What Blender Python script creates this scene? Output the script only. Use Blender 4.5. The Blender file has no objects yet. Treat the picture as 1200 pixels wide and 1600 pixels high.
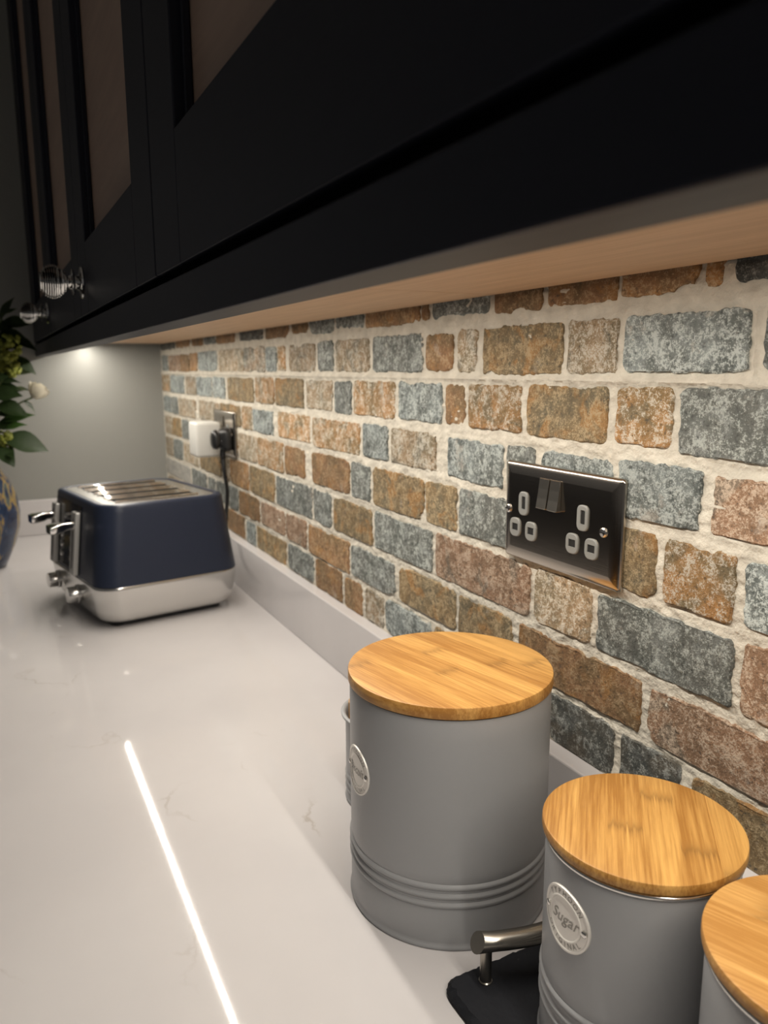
import bpy, bmesh, math, random
from mathutils import Vector, Matrix, noise
import numpy as np

S = bpy.context.scene
COL = S.collection
PI = math.pi
random.seed(7)

# ------------------------------------------------------------------ camera
# metres; x along the brick wall to the right, y into the wall (brick face y=0), z up, z=0 at the near socket centre
ZC = -0.284            # worktop surface
cam_d = bpy.data.cameras.new('camera')
cam = bpy.data.objects.new('camera', cam_d)
COL.objects.link(cam)
S.camera = cam
cam.matrix_world = Matrix(((0.449970, -0.159477, 0.878689, 0.4975),
                           (0.893034, 0.084891, -0.441909, -0.4163),
                           (-0.004119, 0.983545, 0.180617, 0.1232),
                           (0, 0, 0, 1)))
cam_d.sensor_fit = 'VERTICAL'
cam_d.sensor_height = 36.0
cam_d.sensor_width = 27.0
cam_d.lens = 1221.9 / 1600 * 36.0
cam_d.clip_start = 0.01
cam_d.dof.use_dof = True
cam_d.dof.focus_distance = 0.52
cam_d.dof.aperture_fstop = 11.0

# ------------------------------------------------------------------ world and exposure
W = bpy.data.worlds.new('world')
S.world = W
W.use_nodes = True
bgn = W.node_tree.nodes['Background']
bgn.inputs['Color'].default_value = (1.0, 0.95, 0.90, 1)
bgn.inputs['Strength'].default_value = 0.085
S.view_settings.view_transform = 'Standard'
S.view_settings.look = 'None'
S.view_settings.gamma = 1.0
S.view_settings.exposure = 0.0
S.view_settings.use_curve_mapping = False
LED_STRENGTH = 985.0
LED_COLOR = (1.0, 0.935, 0.83)

# ------------------------------------------------------------------ material helpers
def new_mat(name):
    m = bpy.data.materials.new(name)
    m.use_nodes = True
    nt = m.node_tree
    b = nt.nodes['Principled BSDF']
    return m, nt, b

def setp(b, **k):
    for n, v in k.items():
        b.inputs[n.replace('_', ' ')].default_value = v

def nd(nt, t, **props):
    n = nt.nodes.new(t)
    for k, v in props.items():
        setattr(n, k, v)
    return n

def plain(name, col, rough=0.5, metal=0.0, spec=0.5, coat=0.0, bump=0.0, bscale=200.0):
    m, nt, b = new_mat(name)
    setp(b, Base_Color=(*col, 1), Roughness=rough, Metallic=metal)
    b.inputs['Specular IOR Level'].default_value = spec
    b.inputs['Coat Weight'].default_value = coat
    if bump:
        tc = nd(nt, 'ShaderNodeTexCoord')
        n = nd(nt, 'ShaderNodeTexNoise')
        n.inputs['Scale'].default_value = bscale
        n.inputs['Detail'].default_value = 4
        bp = nd(nt, 'ShaderNodeBump')
        bp.inputs['Strength'].default_value = bump
        bp.inputs['Distance'].default_value = 0.001
        nt.links.new(tc.outputs['Object'], n.inputs['Vector'])
        nt.links.new(n.outputs['Fac'], bp.inputs['Height'])
        nt.links.new(bp.outputs['Normal'], b.inputs['Normal'])
    return m

def ramp(nt, stops):
    r = nd(nt, 'ShaderNodeValToRGB')
    e = r.color_ramp.elements
    while len(e) < len(stops):
        e.new(0.5)
    for i, (p, c) in enumerate(stops):
        e[i].position = p
        e[i].color = (*c, 1)
    return r

def mixc(nt, fac, a, b, mode='MIX'):
    m = nd(nt, 'ShaderNodeMix', data_type='RGBA', blend_type=mode)
    L = nt.links
    for sock, v in ((m.inputs[0], fac), (m.inputs[6], a), (m.inputs[7], b)):
        if isinstance(v, bpy.types.NodeSocket):
            L.new(v, sock)
        elif isinstance(v, (int, float)):
            sock.default_value = v
        else:
            sock.default_value = (*v, 1)
    return m.outputs[2]

def brick_mat(name, c1, c2, speck=(0.62, 0.58, 0.5), amount=0.5, sscale=750.0, dark=(0.05, 0.05, 0.045), c3=None):
    m, nt, b = new_mat(name)
    L = nt.links
    geo = nd(nt, 'ShaderNodeNewGeometry')
    oi = nd(nt, 'ShaderNodeObjectInfo')
    def nz(scale, det, rough):
        n = nd(nt, 'ShaderNodeTexNoise')
        n.inputs['Scale'].default_value = scale
        n.inputs['Detail'].default_value = det
        n.inputs['Roughness'].default_value = rough
        L.new(geo.outputs['Position'], n.inputs['Vector'])
        return n
    n1 = nz(24, 4, 0.6); n2 = nz(sscale, 3, 0.7); n3 = nz(75, 5, 0.7); n5 = nz(260, 4, 0.7)
    def mad(a, k, b2):
        m_ = nd(nt, 'ShaderNodeMath', operation='MULTIPLY_ADD')
        L.new(a, m_.inputs[0]); m_.inputs[1].default_value = k
        if isinstance(b2, (int, float)):
            m_.inputs[2].default_value = b2
        else:
            L.new(b2, m_.inputs[2])
        return m_.outputs[0]
    r1 = ramp(nt, [(0.40, (0, 0, 0)), (0.60, (1, 1, 1))])
    L.new(n1.outputs['Fac'], r1.inputs['Fac'])
    base = mixc(nt, r1.outputs['Color'], c1, c2)
    if c3:                              # kiln patches of a third hue
        n7 = nz(31, 3, 0.6)
        n7.inputs['Distortion'].default_value = 0.6
        r7 = ramp(nt, [(0.53, (0, 0, 0)), (0.62, (0.8, 0.8, 0.8))])
        L.new(n7.outputs['Fac'], r7.inputs['Fac'])
        base = mixc(nt, r7.outputs['Color'], base, c3)
    val = nd(nt, 'ShaderNodeHueSaturation')
    L.new(mad(n3.outputs['Fac'], 1.3, 0.35), val.inputs['Value'])
    L.new(base, val.inputs['Color'])
    # lime specks, denser in some patches, and dark pits
    sp = mad(n2.outputs['Fac'], 0.5, mad(n5.outputs['Fac'], 0.5, mad(n3.outputs['Fac'], 0.4, 0.0)))
    t = 0.765 - 0.09 * amount
    r2 = ramp(nt, [(t - 0.03, (0, 0, 0)), (t + 0.05, (0.8, 0.8, 0.8))])
    L.new(sp, r2.inputs['Fac'])
    c = mixc(nt, r2.outputs['Color'], val.outputs['Color'], speck)
    r3 = ramp(nt, [(0.33, (0.7, 0.7, 0.7)), (0.42, (0, 0, 0))])
    L.new(n5.outputs['Fac'], r3.inputs['Fac'])
    c = mixc(nt, r3.outputs['Color'], c, dark)
    # thin mortar wash dragged over parts of the face
    n6 = nz(17, 6, 0.75)
    r6 = ramp(nt, [(0.60, (0, 0, 0)), (0.68, (0.55, 0.55, 0.55))])
    L.new(n6.outputs['Fac'], r6.inputs['Fac'])
    c = mixc(nt, r6.outputs['Color'], c, (0.47, 0.43, 0.37))
    # per-brick value shift
    hs = nd(nt, 'ShaderNodeHueSaturation')
    mr = nd(nt, 'ShaderNodeMapRange')
    mr.inputs[3].default_value = 0.8; mr.inputs[4].default_value = 1.2
    L.new(oi.outputs['Random'], mr.inputs[0])
    L.new(mr.outputs[0], hs.inputs['Value'])
    L.new(c, hs.inputs['Color'])
    L.new(hs.outputs['Color'], b.inputs['Base Color'])
    setp(b, Roughness=0.75)
    b.inputs['Specular IOR Level'].default_value = 0.35
    bp = nd(nt, 'ShaderNodeBump'); bp.inputs['Strength'].default_value = 0.75; bp.inputs['Distance'].default_value = 0.0014
    ma = nd(nt, 'ShaderNodeMath', operation='MULTIPLY_ADD')
    L.new(n3.outputs['Fac'], ma.inputs[0]); ma.inputs[1].default_value = 1.6
    L.new(n5.outputs['Fac'], ma.inputs[2])
    L.new(ma.outputs[0], bp.inputs['Height'])
    L.new(bp.outputs['Normal'], b.inputs['Normal'])
    return m

BM = {
    'T': brick_mat('brick_tan', c3=(0.22, 0.205, 0.16), c1=(0.34, 0.235, 0.135), c2=(0.25, 0.20, 0.125), amount=0.55),
    'O': brick_mat('brick_orange', c3=(0.185, 0.155, 0.095), c1=(0.39, 0.205, 0.075), c2=(0.25, 0.165, 0.075), amount=0.4),
    'B': brick_mat('brick_brown', c3=(0.34, 0.175, 0.06), c1=(0.28, 0.155, 0.075), c2=(0.20, 0.13, 0.065), amount=0.3, speck=(0.45, 0.33, 0.2)),
    'P': brick_mat('brick_pink_brown', c3=(0.20, 0.165, 0.125), c1=(0.32, 0.19, 0.115), c2=(0.25, 0.155, 0.095), amount=0.5, speck=(0.60, 0.48, 0.37)),
    'L': brick_mat('brick_olive', c3=(0.36, 0.19, 0.065), c1=(0.225, 0.155, 0.078), c2=(0.17, 0.138, 0.085), amount=0.4, speck=(0.45, 0.35, 0.21)),
    'G': brick_mat('brick_dark_grey', c3=(0.22, 0.235, 0.225), c1=(0.115, 0.125, 0.115), c2=(0.15, 0.155, 0.142), amount=0.4, speck=(0.46, 0.49, 0.46), dark=(0.035, 0.038, 0.036)),
    'S': brick_mat('brick_slate_blue', c3=(0.10, 0.115, 0.11), c1=(0.235, 0.265, 0.26), c2=(0.145, 0.16, 0.15), amount=0.6, speck=(0.52, 0.56, 0.54), dark=(0.045, 0.05, 0.05)),
    'K': brick_mat('brick_charcoal', c3=(0.11, 0.115, 0.11), c1=(0.055, 0.060, 0.056), c2=(0.095, 0.085, 0.068), amount=0.25, speck=(0.32, 0.33, 0.31), dark=(0.025, 0.025, 0.025)),
    'M': brick_mat('brick_mixed', c3=(0.15, 0.16, 0.145), c1=(0.30, 0.20, 0.12), c2=(0.14, 0.14, 0.115), amount=0.45),
    'W': brick_mat('brick_whitewashed', (0.46, 0.45, 0.42), (0.42, 0.41, 0.38), amount=0.3),
}

def mortar_mat():
    m, nt, b = new_mat('lime_mortar')
    L = nt.links
    geo = nd(nt, 'ShaderNodeNewGeometry')
    n1 = nd(nt, 'ShaderNodeTexNoise'); n1.inputs['Scale'].default_value = 60; n1.inputs['Detail'].default_value = 6
    n2 = nd(nt, 'ShaderNodeTexNoise'); n2.inputs['Scale'].default_value = 260; n2.inputs['Detail'].default_value = 5
    for n in (n1, n2):
        L.new(geo.outputs['Position'], n.inputs['Vector'])
    r = ramp(nt, [(0.3, (0.53, 0.49, 0.415)), (0.65, (0.70, 0.655, 0.56))])
    L.new(n1.outputs['Fac'], r.inputs['Fac'])
    L.new(r.outputs['Color'], b.inputs['Base Color'])
    setp(b, Roughness=0.9)
    bp = nd(nt, 'ShaderNodeBump'); bp.inputs['Strength'].default_value = 0.8; bp.inputs['Distance'].default_value = 0.002
    ma = nd(nt, 'ShaderNodeMath', operation='MULTIPLY_ADD')
    L.new(n1.outputs['Fac'], ma.inputs[0]); ma.inputs[1].default_value = 2.0
    L.new(n2.outputs['Fac'], ma.inputs[2])
    L.new(ma.outputs[0], bp.inputs['Height'])
    L.new(bp.outputs['Normal'], b.inputs['Normal'])
    return m

def quartz_mat():
    m, nt, b = new_mat('white_quartz')
    L = nt.links
    geo = nd(nt, 'ShaderNodeNewGeometry')
    # thin broken veins
    dist = nd(nt, 'ShaderNodeTexNoise'); dist.inputs['Scale'].default_value = 9; dist.inputs['Detail'].default_value = 6
    L.new(geo.outputs['Position'], dist.inputs['Vector'])
    addv = nd(nt, 'ShaderNodeVectorMath', operation='MULTIPLY_ADD')
    L.new(dist.outputs['Color'], addv.inputs[0]); addv.inputs[1].default_value = (0.22, 0.22, 0.22)
    L.new(geo.outputs['Position'], addv.inputs[2])
    v = nd(nt, 'ShaderNodeTexVoronoi', feature='DISTANCE_TO_EDGE'); v.inputs['Scale'].default_value = 3.6
    L.new(addv.outputs[0], v.inputs['Vector'])
    rv = ramp(nt, [(0.0, (1, 1, 1)), (0.004, (0.6, 0.6, 0.6)), (0.012, (0, 0, 0))])
    L.new(v.outputs['Distance'], rv.inputs['Fac'])
    pres = nd(nt, 'ShaderNodeTexNoise'); pres.inputs['Scale'].default_value = 7; pres.inputs['Detail'].default_value = 4
    L.new(geo.outputs['Position'], pres.inputs['Vector'])
    rp = ramp(nt, [(0.56, (0, 0, 0)), (0.70, (0.55, 0.55, 0.55))])
    L.new(pres.outputs['Fac'], rp.inputs['Fac'])
    mul = nd(nt, 'ShaderNodeMath', operation='MULTIPLY')
    L.new(rv.outputs['Color'], mul.inputs[0]); L.new(rp.outputs['Color'], mul.inputs[1])
    cloud = nd(nt, 'ShaderNodeTexNoise'); cloud.inputs['Scale'].default_value = 4; cloud.inputs['Detail'].default_value = 5
    L.new(geo.outputs['Position'], cloud.inputs['Vector'])
    rc = ramp(nt, [(0.35, (0.58, 0.558, 0.56)), (0.65, (0.635, 0.613, 0.613))])
    L.new(cloud.outputs['Fac'], rc.inputs['Fac'])
    c = mixc(nt, mul.outputs[0], rc.outputs['Color'], (0.36, 0.31, 0.26))
    L.new(c, b.inputs['Base Color'])
    setp(b, Roughness=0.05)
    b.inputs['Specular IOR Level'].default_value = 0.15
    return m

def wood_mat(name, ca, cb, angle=0.0, lam=0.02, grain=620.0, rough=0.45, node=True, axis='Z', bump=0.15, cd=None):
    """lengthwise fibres along local x after turning by angle about z; lamellas of width lam"""
    m, nt, b = new_mat(name)
    L = nt.links
    tc = nd(nt, 'ShaderNodeTexCoord')
    mp = nd(nt, 'ShaderNodeMapping')
    mp.vector_type = 'TEXTURE'
    mp.inputs['Rotation'].default_value = (0, 0, angle) if axis == 'Z' else (0, 0, 0)
    L.new(tc.outputs['Object'], mp.inputs['Vector'])
    sep = nd(nt, 'ShaderNodeSeparateXYZ'); L.new(mp.outputs['Vector'], sep.inputs[0])
    # lamella id
    dv = nd(nt, 'ShaderNodeMath', operation='DIVIDE'); L.new(sep.outputs['Y'], dv.inputs[0]); dv.inputs[1].default_value = lam
    fl = nd(nt, 'ShaderNodeMath', operation='FLOOR'); L.new(dv.outputs[0], fl.inputs[0])
    wn = nd(nt, 'ShaderNodeTexWhiteNoise', noise_dimensions='1D'); L.new(fl.outputs[0], wn.inputs['W'])
    # fibres
    mp2 = nd(nt, 'ShaderNodeMapping'); mp2.inputs['Scale'].default_value = (grain * 0.03, grain, grain * 0.5)
    L.new(mp.outputs['Vector'], mp2.inputs['Vector'])
    off = nd(nt, 'ShaderNodeVectorMath', operation='MULTIPLY_ADD')
    L.new(wn.outputs['Color'], off.inputs[0]); off.inputs[1].default_value = (37, 11, 5); L.new(mp2.outputs[0], off.inputs[2])
    fn = nd(nt, 'ShaderNodeTexNoise'); fn.inputs['Scale'].default_value = 1.0; fn.inputs['Detail'].default_value = 5
    fn.inputs['Roughness'].default_value = 0.65
    L.new(off.outputs[0], fn.inputs['Vector'])
    mp3 = nd(nt, 'ShaderNodeMapping'); mp3.inputs['Scale'].default_value = (8, 90, 30)
    L.new(mp.outputs['Vector'], mp3.inputs['Vector'])
    bn = nd(nt, 'ShaderNodeTexNoise'); bn.inputs['Scale'].default_value = 1.0; bn.inputs['Detail'].default_value = 3
    L.new(mp3.outputs[0], bn.inputs['Vector'])
    s1 = nd(nt, 'ShaderNodeMath', operation='MULTIPLY_ADD')
    L.new(fn.outputs['Fac'], s1.inputs[0]); s1.inputs[1].default_value = 1.15; L.new(bn.outputs['Fac'], s1.inputs[2])
    s2 = nd(nt, 'ShaderNodeMath', operation='MULTIPLY_ADD')
    L.new(wn.outputs['Value'], s2.inputs[0]); s2.inputs[1].default_value = 0.28; L.new(s1.outputs[0], s2.inputs[2])
    mr = nd(nt, 'ShaderNodeMapRange'); mr.inputs[1].default_value = 0.97; mr.inputs[2].default_value = 1.46
    L.new(s2.outputs[0], mr.inputs[0])
    r = ramp(nt, [(0.0, cb), (1.0, ca)])
    L.new(mr.outputs[0], r.inputs['Fac'])
    c = r.outputs['Color']
    if node:
        # bamboo nodes: a short dark band at a random place along each lamella
        ax = nd(nt, 'ShaderNodeMath', operation='MULTIPLY_ADD')
        L.new(wn.outputs['Value'], ax.inputs[0]); ax.inputs[1].default_value = 0.9; L.new(sep.outputs['X'], ax.inputs[2])
        nz = nd(nt, 'ShaderNodeMath', operation='MULTIPLY_ADD')
        L.new(fn.outputs['Fac'], nz.inputs[0]); nz.inputs[1].default_value = 0.03; L.new(ax.outputs[0], nz.inputs[2])
        pp = nd(nt, 'ShaderNodeMath', operation='PINGPONG'); pp.inputs[1].default_value = 0.085
        L.new(nz.outputs[0], pp.inputs[0])
        rn = ramp(nt, [(0.0, (0.5, 0.5, 0.5)), (0.0035, (0.2, 0.2, 0.2)), (0.009, (0, 0, 0))])
        L.new(pp.outputs[0], rn.inputs['Fac'])
        c = mixc(nt, rn.outputs['Color'], c, cd or tuple(x * 0.45 for x in cb))
    L.new(c, b.inputs['Base Color'])
    setp(b, Roughness=rough)
    bp = nd(nt, 'ShaderNodeBump'); bp.inputs['Strength'].default_value = bump; bp.inputs['Distance'].default_value = 0.0004
    L.new(fn.outputs['Fac'], bp.inputs['Height'])
    L.new(bp.outputs['Normal'], b.inputs['Normal'])
    return m

M_mortar = mortar_mat()
M_quartz = quartz_mat()
M_wall = plain('grey_wall_paint', (0.285, 0.285, 0.265), 0.55, bump=0.05, bscale=300)
M_ceil = plain('white_ceiling_paint', (0.7, 0.69, 0.66), 0.8)
M_floor = plain('dark_wood_floor', (0.04, 0.03, 0.024), 0.5)

def navy_mat():
    m, nt, b = new_mat('navy_painted_oak')
    L = nt.links
    tc = nd(nt, 'ShaderNodeTexCoord')
    mp = nd(nt, 'ShaderNodeMapping'); mp.inputs['Scale'].default_value = (9, 150, 150)
    L.new(tc.outputs['Object'], mp.inputs['Vector'])
    n = nd(nt, 'ShaderNodeTexNoise'); n.inputs['Scale'].default_value = 1; n.inputs['Detail'].default_value = 4
    L.new(mp.outputs[0], n.inputs['Vector'])
    bp = nd(nt, 'ShaderNodeBump'); bp.inputs['Strength'].default_value = 0.25; bp.inputs['Distance'].default_value = 0.0006
    L.new(n.outputs['Fac'], bp.inputs['Height'])
    L.new(bp.outputs['Normal'], b.inputs['Normal'])
    setp(b, Base_Color=(0.012, 0.014, 0.025, 1), Roughness=0.45)
    b.inputs['Specular IOR Level'].default_value = 0.3
    return m
M_navy = navy_mat()
M_oak = wood_mat('oak_veneer', (0.66, 0.45, 0.285), (0.56, 0.37, 0.225), 0, lam=0.4, grain=420, rough=0.55, node=False, bump=0.06)
M_bam1 = wood_mat('bamboo_lid_large', (0.66, 0.365, 0.105), (0.37, 0.165, 0.032), math.radians(12), lam=0.021)
M_bam2 = wood_mat('bamboo_lid_medium', (0.65, 0.36, 0.10), (0.35, 0.155, 0.028), math.radians(-42), lam=0.019)
M_bam3 = wood_mat('bamboo_lid_small', (0.66, 0.37, 0.115), (0.42, 0.195, 0.042), math.radians(22), lam=0.022)
M_enamel = plain('grey_enamel', (0.345, 0.35, 0.36), 0.38, spec=0.45, bump=0.04, bscale=900)
M_steel = plain('polished_steel', (0.75, 0.73, 0.70), 0.16, metal=1.0)
M_nickel = plain('brushed_nickel', (0.42, 0.39, 0.34), 0.26, metal=1.0)
M_badge = plain('pewter_badge', (0.80, 0.77, 0.72), 0.42, metal=0.35)
M_badge_dark = plain('pewter_lettering', (0.30, 0.285, 0.26), 0.45, metal=0.5)
M_chrome = plain('chrome', (0.78, 0.78, 0.77), 0.07, metal=1.0)
M_satin = plain('satin_chrome', (0.66, 0.65, 0.63), 0.22, metal=1.0)
M_track = plain('satin_track', (0.50, 0.49, 0.47), 0.42, metal=0.5)
M_tnavy = plain('navy_lacquer', (0.016, 0.022, 0.042), 0.36, spec=0.4)
M_black = plain('black_plastic', (0.012, 0.012, 0.013), 0.35)
M_gloss_black = plain('gloss_black_panel', (0.008, 0.009, 0.012), 0.12)
M_white = plain('white_plastic', (0.66, 0.65, 0.61), 0.4)
M_grey_pl = plain('grey_plastic', (0.24, 0.245, 0.235), 0.45)
M_hole = plain('dark_hole', (0.008, 0.008, 0.008), 0.7)
M_slot = plain('dark_toaster_slot', (0.03, 0.028, 0.025), 0.6, metal=0.4)
M_slate = plain('riven_slate', (0.011, 0.012, 0.0155), 0.7, spec=0.25, bump=0.6, bscale=130)
M_leaf = plain('dark_green_leaf', (0.035, 0.065, 0.018), 0.5)
M_leaf2 = plain('bright_green_leaf', (0.07, 0.15, 0.03), 0.5)
M_leaf3 = plain('pale_green_leaf', (0.20, 0.25, 0.13), 0.55)
M_bloom = plain('yellow_green_blossom', (0.26, 0.29, 0.045), 0.6)
M_rose = plain('ivory_petal', (0.78, 0.74, 0.64), 0.6)
M_stem = plain('green_stem', (0.08, 0.12, 0.03), 0.6)
M_peg = plain('pale_wood', (0.55, 0.33, 0.15), 0.6, bump=0.2, bscale=300)

def steel_plate_mat():
    m, nt, b = new_mat('brushed_steel_plate')
    L = nt.links
    tc = nd(nt, 'ShaderNodeTexCoord')
    mp = nd(nt, 'ShaderNodeMapping'); mp.inputs['Scale'].default_value = (30, 30, 2500)
    L.new(tc.outputs['Object'], mp.inputs['Vector'])
    n = nd(nt, 'ShaderNodeTexNoise'); n.inputs['Scale'].default_value = 1; n.inputs['Detail'].default_value = 3
    L.new(mp.outputs[0], n.inputs['Vector'])
    bp = nd(nt, 'ShaderNodeBump'); bp.inputs['Strength'].default_value = 0.05; bp.inputs['Distance'].default_value = 0.0003
    L.new(n.outputs['Fac'], bp.inputs['Height']); L.new(bp.outputs['Normal'], b.inputs['Normal'])
    setp(b, Base_Color=(0.46, 0.42, 0.37, 1), Roughness=0.17, Metallic=1.0)
    return m
M_plate = steel_plate_mat()

def vase_mat():
    m, nt, b = new_mat('marbled_glaze')
    L = nt.links
    tc = nd(nt, 'ShaderNodeTexCoord')
    mp = nd(nt, 'ShaderNodeMapping'); mp.inputs['Scale'].default_value = (22, 22, 10)
    L.new(tc.outputs['Object'], mp.inputs['Vector'])
    n = nd(nt, 'ShaderNodeTexNoise'); n.inputs['Scale'].default_value = 1; n.inputs['Detail'].default_value = 6
    n.inputs['Distortion'].default_value = 1.2
    L.new(mp.outputs[0], n.inputs['Vector'])
    r = ramp(nt, [(0.36, (0.008, 0.014, 0.04)), (0.47, (0.02, 0.04, 0.09)), (0.53, (0.30, 0.20, 0.06)), (0.58, (0.10, 0.12, 0.10)), (0.68, (0.015, 0.022, 0.06))])
    L.new(n.outputs['Fac'], r.inputs['Fac']); L.new(r.outputs['Color'], b.inputs['Base Color'])
    setp(b, Roughness=0.15)
    return m
M_vase = vase_mat()

M_panel = wood_mat('brown_oak_panel', (0.60, 0.43, 0.33), (0.50, 0.35, 0.27), 0, lam=0.5, grain=300, rough=0.32, node=False, bump=0.05)

def led_mat():
    m, nt, b = new_mat('led_phosphor')
    setp(b, Base_Color=(0.8, 0.75, 0.5, 1))
    b.inputs['Emission Color'].default_value = (*LED_COLOR, 1)
    b.inputs['Emission Strength'].default_value = LED_STRENGTH
    return m
M_led = led_mat()

# ------------------------------------------------------------------ mesh helpers
def obj(name, bm, mat, parent=None, loc=None, smooth=False, angle=None):
    me = bpy.data.meshes.new(name)
    bmesh.ops.recalc_face_normals(bm, faces=bm.faces[:])
    bm.to_mesh(me); bm.free()
    me.materials.append(mat)
    if smooth:
        for p in me.polygons:
            p.use_smooth = True
        if angle:
            me.set_sharp_from_angle(angle=math.radians(angle))
    o = bpy.data.objects.new(name, me)
    COL.objects.link(o)
    if parent:
        o.parent = parent
    if loc is not None:
        o.location = loc
    return o

def tag(o, label=None, cat=None, group=None, kind=None):
    for k, v in (('label', label), ('category', cat), ('group', group), ('kind', kind)):
        if v:
            o[k] = v
    return o

def thing(name, label, cat, loc=(0, 0, 0), rz=0.0, group=None):
    o = bpy.data.objects.new(name, None)
    o.empty_display_size = 0.02
    COL.objects.link(o)
    o.location = loc
    o.rotation_euler = (0, 0, rz)
    return tag(o, label, cat, group)

def struct(name, bm, mat, **k):
    return tag(obj(name, bm, mat, **k), kind='structure')

def add_box(bm, x0, x1, y0, y1, z0, z1, bev=0.0, seg=2):
    vs = [bm.verts.new((x, y, z)) for x in (x0, x1) for y in (y0, y1) for z in (z0, z1)]
    idx = [(0, 1, 3, 2), (4, 6, 7, 5), (0, 4, 5, 1), (2, 3, 7, 6), (0, 2, 6, 4), (1, 5, 7, 3)]
    fs = [bm.faces.new([vs[i] for i in f]) for f in idx]
    bmesh.ops.recalc_face_normals(bm, faces=fs)
    if bev > 0:
        es = set()
        for f in fs:
            es.update(f.edges)
        bmesh.ops.bevel(bm, geom=list(es), offset=bev, segments=seg, profile=0.5, affect='EDGES')
    return bm

def box(*a, **k):
    return add_box(bmesh.new(), *a, **k)

def lathe(bm, prof, n=96, centre=(0, 0), cap_bottom=True, cap_top=False):
    rings = []
    for r, z in prof:
        rings.append([bm.verts.new((centre[0] + r * math.cos(2 * PI * i / n), centre[1] + r * math.sin(2 * PI * i / n), z)) for i in range(n)])
    for a, b in zip(rings, rings[1:]):
        for i in range(n):
            j = (i + 1) % n
            bm.faces.new((a[i], a[j], b[j], b[i]))
    if cap_bottom:
        bm.faces.new(rings[0][::-1])
    if cap_top:
        bm.faces.new(rings[-1])
    return bm

def rrect(hw, hd, r, n=8):
    pts = []
    r = min(r, hw * 0.999, hd * 0.999)
    for sx, sy, a0 in ((1, 1, 0), (-1, 1, 90), (-1, -1, 180), (1, -1, 270)):
        for i in range(n + 1):
            a = math.radians(a0 + 90 * i / n)
            pts.append((sx * (hw - r) + r * math.cos(a), sy * (hd - r) + r * math.sin(a)))
    return pts

def loft(bm, rings, cap0=True, cap1=True):
    vr = [[bm.verts.new(p) for p in ring] for ring in rings]
    n = len(vr[0])
    for a, b in zip(vr, vr[1:]):
        for i in range(n):
            j = (i + 1) % n
            bm.faces.new((a[i], a[j], b[j], b[i]))
    if cap0:
        bm.faces.new(vr[0][::-1])
    if cap1:
        bm.faces.new(vr[-1])
    return bm

def tube(bm, pts, rad, n=10, cap=True):
    pts = [Vector(p) for p in pts]
    rads = rad if isinstance(rad, (list, tuple)) else [rad] * len(pts)
    rings = []
    up = Vector((0.13, 0.21, 0.97))
    for i, p in enumerate(pts):
        t = (pts[min(i + 1, len(pts) - 1)] - pts[max(i - 1, 0)]).normalized()
        if abs(t.dot(up)) > 0.95:
            up = Vector((0.97, 0.2, 0.1))
        u = t.cross(up).normalized(); v = t.cross(u).normalized()
        rings.append([p + (u * math.cos(2 * PI * k / n) + v * math.sin(2 * PI * k / n)) * rads[i] for k in range(n)])
    return loft(bm, rings, cap, cap)

def xform(bm, mat):
    bmesh.ops.transform(bm, matrix=mat, verts=bm.verts[:])
    return bm

def spline(ctrl, n=24):
    """Catmull-Rom through control points"""
    P = [Vector(c) for c in ctrl]
    P = [2 * P[0] - P[1]] + P + [2 * P[-1] - P[-2]]
    out = []
    for i in range(1, len(P) - 2):
        for k in range(n):
            t = k / n
            a, b, c, d = P[i - 1], P[i], P[i + 1], P[i + 2]
            out.append(0.5 * ((2 * b) + (c - a) * t + (2 * a - 5 * b + 4 * c - d) * t * t + (3 * b - a - 3 * c + d) * t ** 3))
    out.append(P[-2])
    return out

def text_bm(s, size, shear=0.0, depth=0.0):
    """flat lettering as triangles in the xy plane, centred on x"""
    c = bpy.data.curves.new('lettering', 'FONT')
    c.body = s; c.size = size; c.align_x = 'CENTER'; c.align_y = 'CENTER'; c.shear = shear
    c.resolution_u = 3
    o = bpy.data.objects.new('lettering', c)
    COL.objects.link(o)
    dg = bpy.context.evaluated_depsgraph_get()
    me = bpy.data.meshes.new_from_object(o.evaluated_get(dg))
    bm = bmesh.new(); bm.from_mesh(me)
    bpy.data.objects.remove(o); bpy.data.curves.remove(c); bpy.data.meshes.remove(me)
    return bm

def join(bm, other):
    me = bpy.data.meshes.new('t'); other.to_mesh(me); other.free()
    bm.from_mesh(me); bpy.data.meshes.remove(me)
    return bm

# ------------------------------------------------------------------ the setting
XL, XR = -1.62, 0.78           # end wall face, right end of what is built
FZ, CEIL = -1.194, 1.206       # floor, ceiling
YF = -2.6
struct('floor', box(-4.2, 2.2, YF, 0.1, FZ - 0.05, FZ), M_floor)
struct('ceiling', box(-4.2, 2.2, YF, 0.1, CEIL, CEIL + 0.05), M_ceil)
struct('wall_left', box(XL - 0.1, XL, -0.74, 0.0, FZ, CEIL), M_wall)     # a nib wall; the room opens beyond it

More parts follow.
